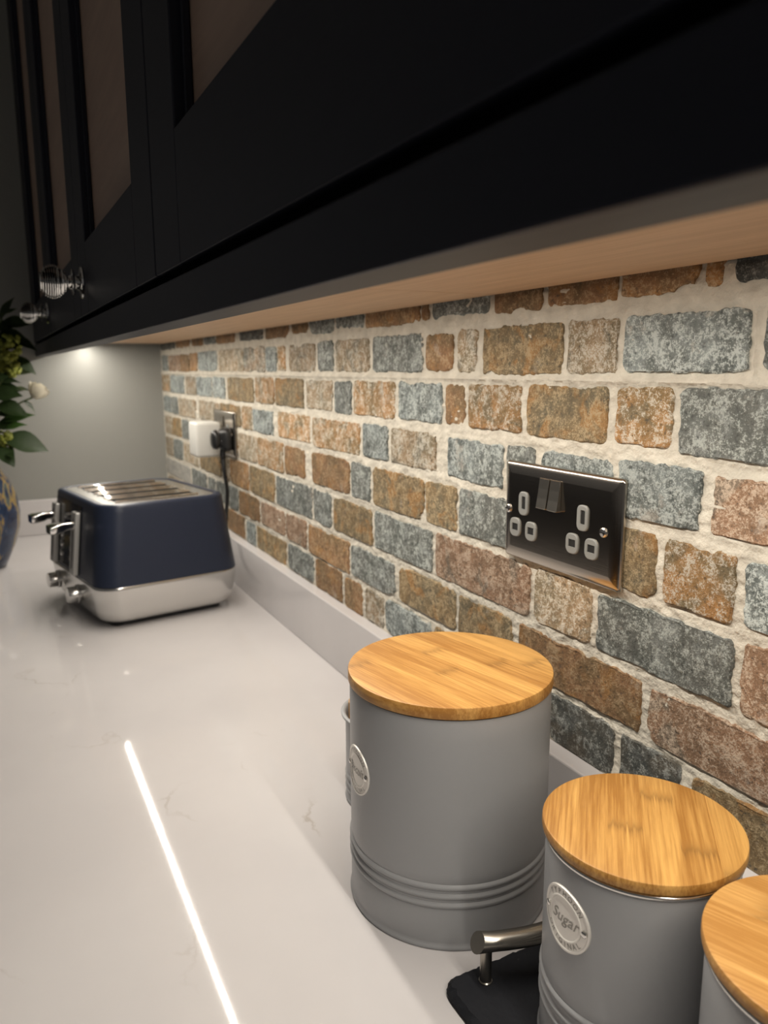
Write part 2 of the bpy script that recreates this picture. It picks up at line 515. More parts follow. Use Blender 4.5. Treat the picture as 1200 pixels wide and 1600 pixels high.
# brick wall: mortar bed with real relief, each brick its own piece
def mortar_bm():
    nz = 215
    xs = np.concatenate([np.linspace(XL, -0.5, 250, endpoint=False), np.linspace(-0.5, 0.35, 440, endpoint=False), np.linspace(0.35, XR, 100)]); nx = len(xs); zs = np.linspace(-0.205, 0.215, nz)
    bm = bmesh.new()
    me_v = []
    for z in zs:
        for x in xs:
            p = Vector((x * 38, 3.1, z * 38)); q = Vector((x * 150, 1.7, z * 190))
            rid = 1 - abs(noise.noise(Vector((x * 26 + 6 * noise.noise(Vector((x * 9, 4, z * 9))), 9.2, z * 120))))
            h = 0.0012 * noise.noise(p) + 0.0009 * noise.noise(q) + 0.0017 * (rid ** 3 - 0.5)
            h += 0.0032 * math.exp(-((z - 0.1135 + 0.0006 * noise.noise(Vector((x * 20, 0, 0)))) / 0.0022) ** 2)
            for xv, za, zb in ((-0.0565, 0.062, 0.112), (0.1700, 0.116, 0.158), (-0.236, 0.116, 0.16), (-0.561, 0.01, 0.06)):
                if za < z < zb:
                    h += 0.0024 * math.exp(-((x - xv) / 0.0016) ** 2)
            me_v.append((x, -0.0006 - max(h, -0.001), z))
    faces = [(j * nx + i, j * nx + i + 1, (j + 1) * nx + i + 1, (j + 1) * nx + i) for j in range(nz - 1) for i in range(nx - 1)]
    me = bpy.data.meshes.new('mortar')
    me.from_pydata(me_v, [], faces)
    bm.from_mesh(me); bpy.data.meshes.remove(me)
    # the wall's body behind and below the mortar bed
    add_box(bm, XL - 0.1, XR, 0.004, 0.12, FZ, CEIL)
    return bm

wall = struct('wall_back', mortar_bm(), M_mortar, smooth=True, angle=60)

COURSES = [
    (0.1715, 0.2145, [(-1605, -1440, 'K'), (-1430, -1290, 'B'), (-1265, -1168, 'B'), (-1158, -1066, 'G'), (-1060, -932, 'B'), (-899, -771, 'K'), (-751, -645, 'B'), (-632, -566, 'B'), (-556, -470, 'G'), (-465, -379, 'G'), (-372, -241, 'B'), (-237, -223, 'B'), (-215, -113, 'G'), (-105, -37, 'B'), (-29, 51, 'B'), (55, 124, 'B'), (129, 144, 'B'), (152, 232, 'K'), (240, 330, 'B'), (338, 440, 'S'), (450, 540, 'T'), (548, 660, 'G')]),
    (0.1185, 0.1585, [(-1600, -1530, 'G'), (-1522, -1400, 'P'), (-1390, -1300, 'B'), (-1290, -1226, 'B'), (-1214, -1062, 'S'), (-1048, -884, 'T'), (-877, -762, 'M'), (-755, -703, 'S'), (-695, -662, 'O'), (-645, -539, 'T'), (-527, -475, 'G'), (-467, -364, 'T'), (-354, -234, 'G'), (-227, -174, 'B'), (-166, -132, 'T'), (-122, -8, 'L'), (-2, 54, 'T'), (61, 166, 'S'), (175, 262, 'G'), (270, 350, 'O'), (358, 470, 'L'), (478, 560, 'S'), (568, 660, 'B')]),
    (0.066, 0.1085, [(-1611, -1523, 'O'), (-1510, -1360, 'S'), (-1344, -1248, 'T'), (-1238, -1111, 'S'), (-1100, -1009, 'S'), (-991, -828, 'L'), (-816, -720, 'O'), (-712, -587, 'L'), (-576, -480, 'T'), (-471, -418, 'G'), (-411, -298, 'O'), (-288, -194, 'S'), (-188, -151, 'B'), (-144, -61, 'O'), (-52, 46, 'L'), (55, 110, 'O'), (116, 232, 'G'), (240, 330, 'B'), (338, 400, 'S'), (408, 520, 'T'), (528, 640, 'G')]),
    (0.015, 0.056, [(-1604, -1512, 'S'), (-1505, -1440, 'G'), (-1426, -1258, 'T'), (-1226, -1064, 'T'), (-1055, -913, 'L'), (-903, -843, 'O'), (-836, -729, 'S'), (-704, -564, 'O'), (-556, -394, 'O'), (-384, -316, 'S'), (-308, -206, 'T'), (-182, -86, 'S'), (-80, -39, 'G'), (-30, 55, 'S'), (61, 138, 'S'), (147, 236, 'P'), (244, 330, 'G'), (338, 450, 'O'), (458, 540, 'S'), (548, 640, 'B')]),
    (-0.040, 0.006, [(-1602, -1520, 'T'), (-1512, -1417, 'L'), (-1403, -1250, 'G'), (-1236, -1087, 'T'), (-1078, -937, 'L'), (-930, -820, 'T'), (-814, -684, 'O'), (-677, -588, 'B'), (-558, -426, 'B'), (-420, -364, 'G'), (-356, -231, 'L'), (-226, -163, 'L'), (-158, -34, 'G'), (-26, 57, 'T'), (64, 103, 'L'), (110, 169, 'O'), (176, 262, 'S'), (270, 340, 'T'), (348, 460, 'B'), (468, 570, 'G')]),
    (-0.0955, -0.0485, [(-1600, -1521, 'T'), (-1510, -1409, 'G'), (-1396, -1255, 'T'), (-1236, -1062, 'L'), (-1052, -1004, 'T'), (-996, -875, 'B'), (-868, -730, 'L'), (-722, -563, 'G'), (-555, -491, 'G'), (-480, -359, 'L'), (-352, -212, 'G'), (-205, -41, 'P'), (-34, 39, 'T'), (45, 172, 'G'), (179, 270, 'P'), (278, 360, 'S'), (368, 480, 'B'), (488, 600, 'T')]),
    (-0.1465, -0.1035, [(-1606, -1338, 'W'), (-1321, -1190, 'G'), (-1173, -1115, 'G'), (-1105, -1017, 'G'), (-1006, -951, 'G'), (-942, -816, 'B'), (-808, -684, 'P'), (-676, -588, 'P'), (-578, -430, 'B'), (-424, -298, 'G'), (-287, -163, 'L'), (-157, -65, 'L'), (-55, 96, 'B'), (103, 226, 'P'), (234, 330, 'G'), (338, 420, 'T'), (428, 540, 'B'), (548, 640, 'S')]),
    (-0.1945, -0.1525, [(-1600, -1440, 'T'), (-1430, -1281, 'L'), (-1268, -1150, 'G'), (-1140, -1053, 'G'), (-1034, -911, 'B'), (-899, -844, 'S'), (-836, -681, 'L'), (-672, -561, 'G'), (-554, -457, 'B'), (-446, -391, 'B'), (-381, -327, 'T'), (-322, -212, 'S'), (-207, -97, 'L'), (-90, -14, 'B'), (-8, 71, 'K'), (78, 136, 'K'), (146, 214, 'L'), (222, 320, 'T'), (328, 420, 'G'), (428, 540, 'O'), (548, 640, 'P')]),
]

def brick_bm(w, h, rng, step, depth):
    """w x h brick slip, worn outline, face towards -y, centred on its own origin"""
    r = rng.uniform(0.003, 0.0075)
    r = min(r, w * 0.3, h * 0.3)
    pts = []
    hw, hh = w / 2, h / 2
    def seg(a, b):
        n = max(1, int((Vector(b) - Vector(a)).length / step))
        for i in range(n):
            t = i / n
            pts.append((a[0] + (b[0] - a[0]) * t, a[1] + (b[1] - a[1]) * t))
    def arc(cx, cy, a0):
        n = 3
        for i in range(n):
            a = math.radians(a0 + 90 * i / n)
            pts.append((cx + r * math.cos(a), cy + r * math.sin(a)))
    arc(hw - r, hh - r, 0); seg((hw - r, hh), (-hw + r, hh))
    arc(-hw + r, hh - r, 90); seg((-hw, hh - r), (-hw, -hh + r))
    arc(-hw + r, -hh + r, 180); seg((-hw + r, -hh), (hw - r, -hh))
    arc(hw - r, -hh + r, 270); seg((hw, -hh + r), (hw, hh - r))
    n = len(pts)
    off = rng.uniform(0, 500)
    bites = [(rng.choice((-1, 1)) * 1.0, rng.uniform(-hw, hw), rng.uniform(0.0015, 0.0055), rng.uniform(0.003, 0.011)) for _ in range(rng.choice((1, 2, 2, 3) if w > 0.085 else (0, 0, 1)) if w > 0.05 else 0)]
    out = []
    for i, (x, z) in enumerate(pts):
        p0 = pts[i - 1]; p1 = pts[(i + 1) % n]
        t = Vector((p1[0] - p0[0], p1[1] - p0[1])).normalized()
        nx, nz = t.y, -t.x              # outward for a counter-clockwise outline
        d = -0.0003 + 0.0016 * noise.noise(Vector((x * 150 + off, z * 150, 0.3))) + 0.0012 * noise.noise(Vector((x * 420 + off, z * 420, 5.3)))
        d += 0.0012 * noise.noise(Vector((x * 40 + off, z * 40, 2.3)))
        for sgn, bx, dep, wid in bites:
            if z * sgn > hh * 0.6:
                d -= dep * math.exp(-((x - bx) / wid) ** 2) * (1 + 0.7 * noise.noise(Vector((x * 260 + off, 1.5, z * 60))))
        out.append((x + nx * d, z + nz * d))
    bm = bmesh.new()
    inn = []
    for i, (x, z) in enumerate(out):
        p0 = out[i - 1]; p1 = out[(i + 1) % n]
        t = Vector((p1[0] - p0[0], p1[1] - p0[1]))
        t = t.normalized() if t.length > 1e-9 else Vector((1, 0))
        k = 0.0011
        inn.append((x - t.y * k, z + t.x * k))
    rings = [[(x, 0.0025, z) for x, z in out],
             [(x, -depth + 0.0009, z) for x, z in out],
             [(x, -depth + 0.0006 * noise.noise(Vector((x * 90 + off, z * 90, 8.8))), z) for x, z in inn]]
    vr = [[bm.verts.new(p) for p in rg] for rg in rings]
    for a, b in zip(vr, vr[1:]):
        for i in range(n):
            j = (i + 1) % n
            bm.faces.new((a[i], a[j], b[j], b[i]))
    cap = bm.faces.new(vr[-1])
    bmesh.ops.triangulate(bm, faces=[cap], ngon_method='EAR_CLIP')
    return bm

rng = random.Random(11)
for z0, z1, row in COURSES:
    for a, b, t in row:
        x0, x1 = a / 1000, b / 1000
        step = 0.0028 if x1 > -0.5 else 0.005
        cx, cz = (x0 + x1) / 2, (z0 + z1) / 2
        zz0 = z0 + rng.uniform(-0.0016, 0.0016); zz1 = z1 + rng.uniform(-0.0016, 0.0016)
        bm = brick_bm(x1 - x0, zz1 - zz0, rng, step, rng.uniform(0.0019, 0.0031))
        obj('brick', bm, BM[t], wall, (cx, 0, (zz0 + zz1) / 2))

# ------------------------------------------------------------------ worktop, upstands, base units
wt = tag(obj('worktop', box(XL + 0.0005, 0.78, -0.64, -0.0005, ZC - 0.03, ZC, bev=0.0012), M_quartz),
         'white veined polished quartz worktop running along the brick wall', 'worktop')
up1 = tag(obj('upstand', box(XL + 0.0005, 0.78, -0.0185, -0.0005, ZC + 0.0004, -0.1955, bev=0.0015), M_quartz),
          'long white quartz upstand below the brick wall', 'upstand')
up2 = tag(obj('upstand', box(XL + 0.0005, XL + 0.0185, -0.64, -0.0192, ZC + 0.0004, -0.1955, bev=0.0015), M_quartz),
          'short white quartz upstand along the grey end wall', 'upstand')
for i in range(4):
    x0 = XL + 0.002 + i * 0.6
    x1 = min(x0 + 0.598, 0.778)
    bu = thing('base_cabinet', 'navy base cabinet under the worktop, ' + ('first from the grey end wall', 'second from the grey end wall', 'third from the grey end wall', 'fourth from the grey end wall')[i], 'cabinet', (x0, 0, FZ))
    w = x1 - x0
    obj('carcass', box(0, w, -0.58, -0.002, 0.10, 0.8795), M_navy, bu)
    obj('plinth', box(0, w, -0.53, -0.02, 0.0, 0.0995), M_navy, bu)
    obj('door', box(0.002, w - 0.002, -0.602, -0.5805, 0.105, 0.875, bev=0.002), M_navy, bu)

# unseen island, added to give the steel socket plate something dark to reflect
isl = thing('added_dark_island', 'unseen dark navy island added across the room for the steel socket to reflect', 'island', (-4.0, -1.8, FZ))
obj('carcass', box(0, 5.0, -0.6, 0, 0.0, 0.87), M_navy, isl)
for i in range(8):
    obj('door', box(0.003 + i * 0.625, 0.622 + i * 0.625, 0.0005, 0.02, 0.1, 0.865, bev=0.002), M_navy, isl)
obj('island_top', box(-0.02, 5.02, -0.62, 0.03, 0.8705, 0.90, bev=0.002), M_quartz, isl)

# ------------------------------------------------------------------ wall cabinets
ZB, ZT = 0.187, 1.09
def knob_bm():
    # ringed beehive knob turned about y, sticking out towards -y
    bm = bmesh.new()
    prof = [(0.0, 0.0), (0.0185, 0.0), (0.019, 0.0015), (0.018, 0.0032), (0.010, 0.0045), (0.0075, 0.008), (0.0085, 0.0095), (0.0148, 0.0102), (0.0152, 0.0125), (0.0090, 0.0138), (0.0070, 0.017), (0.0074, 0.0185)]
    N = 11
    for k in range(N + 1):
        t = k / N
        y = 0.0195 + 0.027 * t
        r = 0.0088 + 0.0112 * math.sin(PI * min(1, (t * 0.86 + 0.06))) ** 0.8
        if t > 0.9:
            r *= 0.86
        prof.append((r * 0.86, y)); prof.append((r, y + 0.0008)); prof.append((r, y + 0.0016))
    prof += [(0.0085, 0.0485), (0.0, 0.0490)]
    prof = [(max(r, 1e-5), y) for r, y in prof]
    lathe(bm, prof, 40, cap_bottom=False)
    xform(bm, Matrix.Rotation(PI / 2, 4, 'X'))     # z -> -y
    bmesh.ops.remove_doubles(bm, verts=bm.verts[:], dist=2e-5)
    return bm

def wall_cabinet(x0, x1, label, knob_side):
    c = thing('wall_cabinet', label, 'cabinet', (x0, 0, ZB))
    w = x1 - x0; h = ZT - ZB; t = 0.018
    for nm, a in (('bottom_panel', (0.0006, w - 0.0006, -0.28, -0.0065, 0, t)), ('top_panel', (0.0006, w - 0.0006, -0.28, -0.0065, h - t, h)),
                  ('side_panel', (0.0006, t, -0.28, -0.0065, t, h - t)), ('side_panel', (w - t, w - 0.0006, -0.28, -0.0065, t, h - t)),
                  ('back_panel', (t, w - t, -0.016, -0.0065, t, h - t)), ('shelf', (t, w - t, -0.255, -0.016, 0.44, 0.458))):
        obj(nm, box(*a), M_oak, c)
    # framed door with a recessed panel
    st = 0.0795; g = 0.0015
    d = bmesh.new()
    add_box(d, g, st, -0.30, -0.2805, 0.002, h - 0.002, bev=0.0012)
    add_box(d, w - st, w - g, -0.30, -0.2805, 0.002, h - 0.002, bev=0.0012)
    add_box(d, st + 0.0003, w - st - 0.0003, -0.30, -0.2805, 0.002, 0.081, bev=0.0008)
    add_box(d, st + 0.0003, w - st - 0.0003, -0.30, -0.2805, h - 0.081, h - 0.002, bev=0.0008)
    door = obj('door', d, M_navy, c)
    bd = bmesh.new()
    for a in ((st, st + 0.006, -0.2935, -0.2885, 0.081, h - 0.081), (w - st - 0.006, w - st, -0.2935, -0.2885, 0.081, h - 0.081),
              (st, w - st, -0.2935, -0.2885, 0.081, 0.087), (st, w - st, -0.2935, -0.2885, h - 0.087, h - 0.081)):
        add_box(bd, *a, bev=0.001)
    obj('panel_bead', bd, M_navy, door)
    obj('door_panel', box(st - 0.004, w - st + 0.004, -0.288, -0.282, 0.077, h - 0.077), M_panel, door)['label'] = 'brown recessed panel'
    if knob_side:
        kx = st / 2 if knob_side < 0 else w - st / 2
        k = obj('knob', knob_bm(), M_chrome, door, (kx, -0.30, 0.0395), smooth=True, angle=35)
        k['label'] = 'ringed steel knob'
    return c

XA, XB, XC = -0.097, -0.58, -1.075
wall_cabinet(XA, 0.78, 'navy wall cabinet above the twin socket, nearest, its door running out of frame', 0)
wall_cabinet(XB, XA, 'navy wall cabinet with the larger, nearer steel knob, second from the right', -1)
wall_cabinet(XC, XB, 'navy wall cabinet third along, between the two steel knobs', 0)
wall_cabinet(-1.56, XC, 'navy wall cabinet farthest along, beside the grey end wall above the flowers', 1)
tag(obj('cabinet_filler', box(XL + 0.0005, -1.561, -0.30, -0.28, ZB, ZT), M_navy),
    'narrow navy filler strip between the last wall cabinet and the grey end wall', 'panel')
pb = bmesh.new()
add_box(pb, XL + 0.0006, 0.778, -0.30, -0.276, 0.1548, 0.1822, bev=0.0012)
add_box(pb, XL + 0.0006, 0.778, -0.2795, -0.2762, 0.1815, 0.1866)
tag(obj('pelmet', pb, M_navy), 'long dark navy pelmet board under the wall cabinet doors', 'pelmet')

# LED strip on the underside, the light of the place
led = thing('led_strip', 'warm white light strip fixed under the wall cabinets', 'light strip', (0, -0.187, ZB))
obj('backing', box(XL + 0.02, 0.76, -0.005, 0.005, -0.0016, -0.0003), M_white, led)
db = bmesh.new()
x = XL + 0.03
while x < 0.75:
    s = 0.0018
    vs = [db.verts.new((x + a, b, -0.0022)) for a, b in ((-s, -s), (s, -s), (s, s), (-s, s))]
    db.faces.new(vs)
    x += 0.0125
dio = obj('diodes', db, M_led, led)
dio['kind'] = 'stuff'

# ------------------------------------------------------------------ socket plates
def plate_bm(w, h, y0=-0.0035, y1=-0.0085):
    bm = bmesh.new()
    rings = []
    for ins, y in ((0.0, y0), (0.0, y0 - 0.0012), (0.0003, y1 + 0.0026), (0.0010, y1 + 0.0019), (0.0025, y1 + 0.0011), (0.0050, y1 + 0.0004), (0.0080, y1 + 0.0001), (0.0105, y1)):
        rings.append([(px, y, pz) for px, pz in rrect(w / 2 - ins, h / 2 - ins, max(0.003 - ins * 0.5, 0.001), 4)])
    return loft(bm, rings)

def insert_bm(w, h, hole, Y=-0.0085):
    """rounded grey insert with a rectangular hole recessed in it; hole = (cx,cz,hw,hh)"""
    bm = bmesh.new()
    o = rrect(w / 2, h / 2, min(w, h) * 0.36, 4)
    N = len(o)
    cx, cz, hw, hh = hole
    inn = []
    for (px, pz) in o:            # map to the hole's rectangle
        s = max(abs(px) / hw, abs(pz) / hh)
        inn.append((cx + px / s, cz + pz / s))
    rings = [[(px, Y + 0.0004, pz) for px, pz in o], [(px, Y - 0.0009, pz) for px, pz in o],
             [(px * 0.93, Y - 0.0014, pz * 0.93) for px, pz in o],
             [(px, Y - 0.0014, pz) for px, pz in inn], [(px, Y - 0.0005, pz) for px, pz in inn]]
    loft(bm, rings, True, False)
    return bm

def twin_socket(loc, label, detail=True):
    t = thing('wall_socket', label, 'socket', loc)
    pl = obj('plate', plate_bm(0.146, 0.086), M_plate, t, smooth=True, angle=40)
    max(pl.data.polygons, key=lambda p: p.area if p.normal.y < -0.9 else 0).use_smooth = False
    bx = bmesh.new(); add_box(bx, -0.069, 0.069, -0.0034, -0.0008, -0.040, 0.040)
    obj('gasket', bx, M_black, t)
    for ex, l, n in ((-0.0437, -0.0547, -0.0325), (0.0322, 0.0211, 0.0434)):
        for (px, pz, w, h, hole) in ((ex, 0.0077, 0.0125, 0.0205, (0.0008, 0.0008, 0.0027, 0.0056)),
                                     (l, -0.0147, 0.0145, 0.0165, (0.0004, 0.0004, 0.0042, 0.0031)), (n, -0.0149, 0.0145, 0.0165, (0.0004, 0.0004, 0.0042, 0.0031))):
            ib = insert_bm(w, h, hole)
            io = obj('socket_insert', ib, M_grey_pl, t, (px, 0, pz), smooth=True, angle=30)
            hb = box(hole[0] - hole[2], hole[0] + hole[2], -0.00905, -0.0086, hole[1] - hole[3], hole[1] + hole[3])
            obj('slot', hb, M_hole, io)
    for px in (-0.0152, -0.0010):
        rb = bmesh.new()
        prof = [(-0.0125, 0.0), (-0.0125, -0.0016), (-0.004, -0.0023), (0.004, -0.0034), (0.0125, -0.0052), (0.0125, 0.0)]
        rb2 = [[(px + sx, -0.0085 + y, 0.0205 - z) for z, y in prof] for sx in (-0.0062, 0.0062)]
        loft(rb, rb2)
        bmesh.ops.bevel(rb, geom=rb.edges[:], offset=0.0004, segments=1, affect='EDGES')
        obj('rocker_switch', rb, M_nickel, t)
    for px in (-0.0653, 0.0557):
        sb = bmesh.new()
        lathe(sb, [(0.0038, 0.0), (0.0037, 0.0009), (0.0028, 0.0015), (1e-5, 0.0018)], 20)
        add_box(sb, -0.0032, 0.0032, -0.0004, 0.0004, 0.0015, 0.0019)
        xform(sb, Matrix.Translation((px, -0.0085, 0.0005)) @ Matrix.Rotation(PI / 2, 4, 'X'))
        obj('screw', sb, M_steel, t)
    return t

twin_socket((0, 0, 0), 'near double brushed steel wall socket with two rocker switches, nothing plugged in')
twin_socket((-1.010, 0, 0.001), 'far double steel wall socket behind the toaster, with plugs in it')

# things plugged into the far socket
ad = thing('plug_adapter', 'white box shaped plug adapter in the far socket', 'adapter', (-1.045, -0.0105, -0.012))
abm = bmesh.new()
add_box(abm, -0.030, 0.033, -0.0515, -0.0012, -0.034, 0.034, bev=0.006, seg=3)
obj('body', abm, M_white, ad, smooth=True, angle=40)
obj('rear_flange', box(-0.027, 0.030, -0.0012, 0.0, -0.031, 0.031), M_white, ad)
pg = thing('power_plug', 'black power plug in the far socket beside the white adapter', 'plug', (-0.966, -0.0105, -0.008))
pbm = bmesh.new()
rg = []
for y, hw, hh in ((0.0, 0.019, 0.021), (-0.004, 0.020, 0.022), (-0.012, 0.019, 0.021), (-0.018, 0.014, 0.017), (-0.022, 0.011, 0.015)):
    rg.append([(px, y, pz) for px, pz in rrect(hw, hh, 0.009, 5)])
loft(pbm, rg)
obj('body', pbm, M_black, pg, smooth=True, angle=50)
gb = bmesh.new()
rg = [[(px, -0.0185 + y, pz) for px, pz in rrect(r, r * 1.25, r * 0.9, 6)] for y, r in ((0, 0.012), (-0.006, 0.015), (-0.012, 0.014), (-0.015, 0.009))]
loft(gb, rg)
obj('grip', gb, M_black, pg, smooth=True, angle=60)
cb = bmesh.new()
cord = [(0.0, -0.012, -0.018), (0.0, -0.013, -0.034), (0.004, -0.012, -0.06), (0.004, -0.008, -0.10), (0.006, -0.012, -0.14), (0.02, -0.020, -0.19), (0.035, -0.026, -0.235), (0.06, -0.038, -0.2625), (0.085, -0.045, -0.266)]
tube(cb, spline(cord, 8), [0.0052] * 9 + [0.0036] * 56, 10)
obj('cord', cb, M_black, pg, smooth=True)

# ------------------------------------------------------------------ canisters
def canister_prof(r, h, ribs, rib=0.0012):
    prof = [(r - 0.0015, 0.0), (r + 0.0006, 0.0004), (r + 0.0011, 0.0016), (r + 0.0004, 0.003), (r - 0.0002, 0.0042), (r, 0.006)]
    for z in ribs:
        prof += [(r, z - 0.0034), (r - 0.0003, z - 0.0026), (r + rib * 0.7, z - 0.0012), (r + rib, z), (r + rib * 0.7, z + 0.0012), (r - 0.0003, z + 0.0026)]
    prof += [(r, ribs[-1] + 0.0036)]
    z = ribs[-1] + 0.01
    while z < h - 0.004:
        prof.append((r, z)); z += 0.02
    prof += [(r, h - 0.002), (r - 0.0006, h)]
    return prof

def on_cyl(bm, r, a0, zc, lift):
    """wrap a flat xy layout round a vertical cylinder: x -> angle, y -> height, z -> outward"""
    for v in bm.verts:
        a = a0 + v.co.x / r
        rr = r + lift + v.co.z
        v.co = Vector((rr * math.cos(a), rr * math.sin(a), zc + v.co.y))
    return bm

def disc_ring(bm, prof, n=48):
    """prof of (radius, height); closed at the centre"""
    lathe(bm, prof, n, cap_bottom=False, cap_top=True)
    return bm

def arc_text(s, rad, size, top=True, spread=None):
    bm = bmesh.new()
    step = spread / max(1, len(s) - 1)
    for i, ch in enumerate(s):
        c = text_bm(ch, size)
        if top:
            a = PI / 2 + spread / 2 - step * i
            m = Matrix.Translation((rad * math.cos(a), rad * math.sin(a), 0)) @ Matrix.Rotation(a - PI / 2, 4, 'Z')
        else:
            a = -PI / 2 - spread / 2 + step * i
            m = Matrix.Translation((rad * math.cos(a), rad * math.sin(a), 0)) @ Matrix.Rotation(a + PI / 2, 4, 'Z')
        xform(c, m)
        join(bm, c)
    return bm

def badge(parent, r, a0, zc, word, R=0.0185):
    bm = bmesh.new()
    disc_ring(bm, [(R, -0.0003), (R, 0.0008), (R * 0.985, 0.0012), (R * 0.93, 0.0012), (R * 0.90, 0.0007), (R * 0.71, 0.0007), (R * 0.69, 0.0011), (R * 0.65, 0.0011), (R * 0.62, 0.0006), (R * 0.4, 0.0006), (R * 0.2, 0.0006), (R * 0.02, 0.0006)])
    on_cyl(bm, r, a0, zc, 0.0)
    b = obj('badge', bm, M_badge, parent, smooth=True, angle=35)
    b['label'] = 'round pewter badge with raised lettering'
    t = arc_text('TYPHOON', R * 0.80, R * 0.24, True, 1.75)
    join(t, arc_text('ORIGINAL', R * 0.80, R * 0.24, False, 1.75))
    join(t, xform(text_bm(word, R * 0.52, shear=0.35), Matrix.Rotation(0.05, 4, 'Z')))
    on_cyl(t, r, a0, zc, 0.00085)
    obj('lettering', t, M_badge_dark, b)
    for sx in (-1, 1):
        q = lathe(bmesh.new(), [(0.0019, 0.0), (0.0019, 0.0010), (0.0013, 0.0015), (0.0004, 0.0016)], 14, cap_top=True)
        xform(q, Matrix.Translation((sx * R * 0.80, 0, 0)))
        on_cyl(q, r, a0, zc, 0.0006)
        obj('rivet', q, M_steel, b, smooth=True, angle=40)

def lid_bm(r, t):
    bm = bmesh.new()
    lathe(bm, [(1e-4, 0.0), (r - 0.0012, 0.0), (r - 0.0003, 0.0005), (r, 0.0014), (r, t - 0.0014), (r - 0.0004, t - 0.0004), (r - 0.0014, t), (r * 0.5, t), (1e-4, t)], 128, cap_bottom=False)
    bmesh.ops.remove_doubles(bm, verts=bm.verts[:], dist=1.5e-4)
    return bm

def canister(loc, label, r, h, rl, zl, zt, mat_lid, ribs, steel_rim, ang, zb, word):
    c = thing('storage_canister', label, 'canister', loc)
    bm = bmesh.new()
    lathe(bm, canister_prof(r, h, ribs), 128)
    obj('body', bm, M_enamel, c, smooth=True, angle=50)
    if steel_rim:
        rb = bmesh.new()
        lathe(rb, [(r - 0.003, h - 0.0012), (r + 0.0004, h - 0.0008), (r + 0.0012, h + 0.0004), (r + 0.0010, h + 0.0018), (r - 0.0002, h + 0.0024), (r - 0.002, h + 0.0022), (r - 0.003, h + 0.0006)], 128, cap_bottom=False)
        obj('steel_rim', rb, M_steel, c, smooth=True)
        ib = bmesh.new()
        lathe(ib, [(r - 0.0025, h), (r - 0.0025, zl)], 96)
        obj('lid_seal', ib, M_black, c, smooth=True, angle=40)
    else:
        ib = bmesh.new()
        lathe(ib, [(r - 0.003, h), (r - 0.003, zl)], 96)
        obj('lid_seal', ib, M_black, c, smooth=True, angle=40)
    obj('lid', lid_bm(rl, zt - zl), mat_lid, c, (0, 0, zl), smooth=True, angle=40)
    badge(c, r, ang, zb, word)
    return c

SLZ = ZC + 0.0085           # top of the slate
canister((0.0135, -0.1172, ZC), 'largest grey canister with bamboo lid, standing directly on the worktop', 0.0767, 0.1742, 0.0779, 0.1750, 0.1842, M_bam1, (0.035, 0.042, 0.049), False, math.radians(-93), 0.1145, 'Biscuits')
canister((0.199, -0.1016, SLZ), 'grey canister with steel rim and round badge, middle one of the three big canisters', 0.0537, 0.1325, 0.0561, 0.1360, 0.1426, M_bam2, (0.030, 0.038, 0.046), True, math.radians(-90.5), 0.0995, 'Sugar')
canister((0.3145, -0.1000, SLZ), 'grey canister with bamboo lid cut off by the right edge of the photo', 0.0537, 0.1325, 0.0561, 0.1360, 0.1426, M_bam3, (0.030, 0.038, 0.046), True, math.radians(-90.5), 0.0995, 'Tea')

# small grey pot behind the large canister
pot = thing('utensil_pot', 'small grey ribbed pot half hidden behind the largest canister', 'pot', (-0.125, -0.095, ZC))
pb2 = bmesh.new()
hp = 0.084
lathe(pb2, canister_prof(0.045, hp, (0.012, 0.019, 0.026), 0.0009) + [(0.0470, hp + 0.0002), (0.0488, hp + 0.0012), (0.0491, hp + 0.0030), (0.0478, hp + 0.0042), (0.0460, hp + 0.0040), (0.0445, hp + 0.002), (0.0440, hp - 0.004), (0.0435, 0.012), (0.0435, 0.004)], 72, cap_top=True)
obj('body', pb2, M_enamel, pot, smooth=True, angle=50)
for a, hs, lab in ((4.25, 0.0925, 'taller short pale wooden stick just showing over the small grey pot rim'), (4.62, 0.086, 'shorter pale wooden stick in the small grey pot, mostly hidden')):
    rr = 0.0395
    bm = bmesh.new()
    add_box(bm, -0.0048, 0.0048, -0.0024, 0.0024, 0, hs, bev=0.0012, seg=1)
    o = obj('wooden_stick', bm, M_peg, None, (-0.125 + rr * math.cos(a), -0.095 + rr * math.sin(a), ZC + 0.0045))
    o.rotation_euler = (0, 0, a + PI / 2)
    tag(o, lab, 'stick', 'wooden sticks in the small pot')

# ------------------------------------------------------------------ slate tray
tray = thing('slate_tray', 'black riven slate tray with a brushed metal bar handle under the canisters', 'tray', (0.107, -0.18, ZC))
def slate_bm(w, d, t):
    bm = bmesh.new()
    per = []
    st = 0.0025
    def run(a, b):
        n = int((Vector(b) - Vector(a)).length / st)
        for i in range(n):
            per.append((a[0] + (b[0] - a[0]) * i / n, a[1] + (b[1] - a[1]) * i / n))
    run((0, 0), (w, 0)); run((w, 0), (w, d)); run((w, d), (0, d)); run((0, d), (0, 0))
    rings = []
    for z, ins, amp in ((0.0, 0.002, 0.0012), (t * 0.35, -0.0005, 0.0018), (t * 0.7, 0.0012, 0.0018), (t, 0.0036, 0.0022)):
        ring = []
        for x, y in per:
            nx = noise.noise(Vector((x * 110, y * 110, z * 500))) * amp + noise.noise(Vector((x * 420, y * 420, z * 300))) * amp * 0.6
            ix = ins + nx
            X = min(max(x, ix), w - ix); Y = min(max(y, ix), d - ix)
            # knock the corners off
            cx = min(X, w - X); cy = min(Y, d - Y)
            if cx + cy < 0.008 + ix:
                k = (0.008 + ix - cx - cy) / 2
                X += k if X < w / 2 else -k
                Y += k if Y < d / 2 else -k
            ring.append((X, Y, z))
        rings.append(ring)
    loft(bm, rings)
    return bm
obj('slate', slate_bm(0.42, 0.155, 0.0083), M_slate, tray)
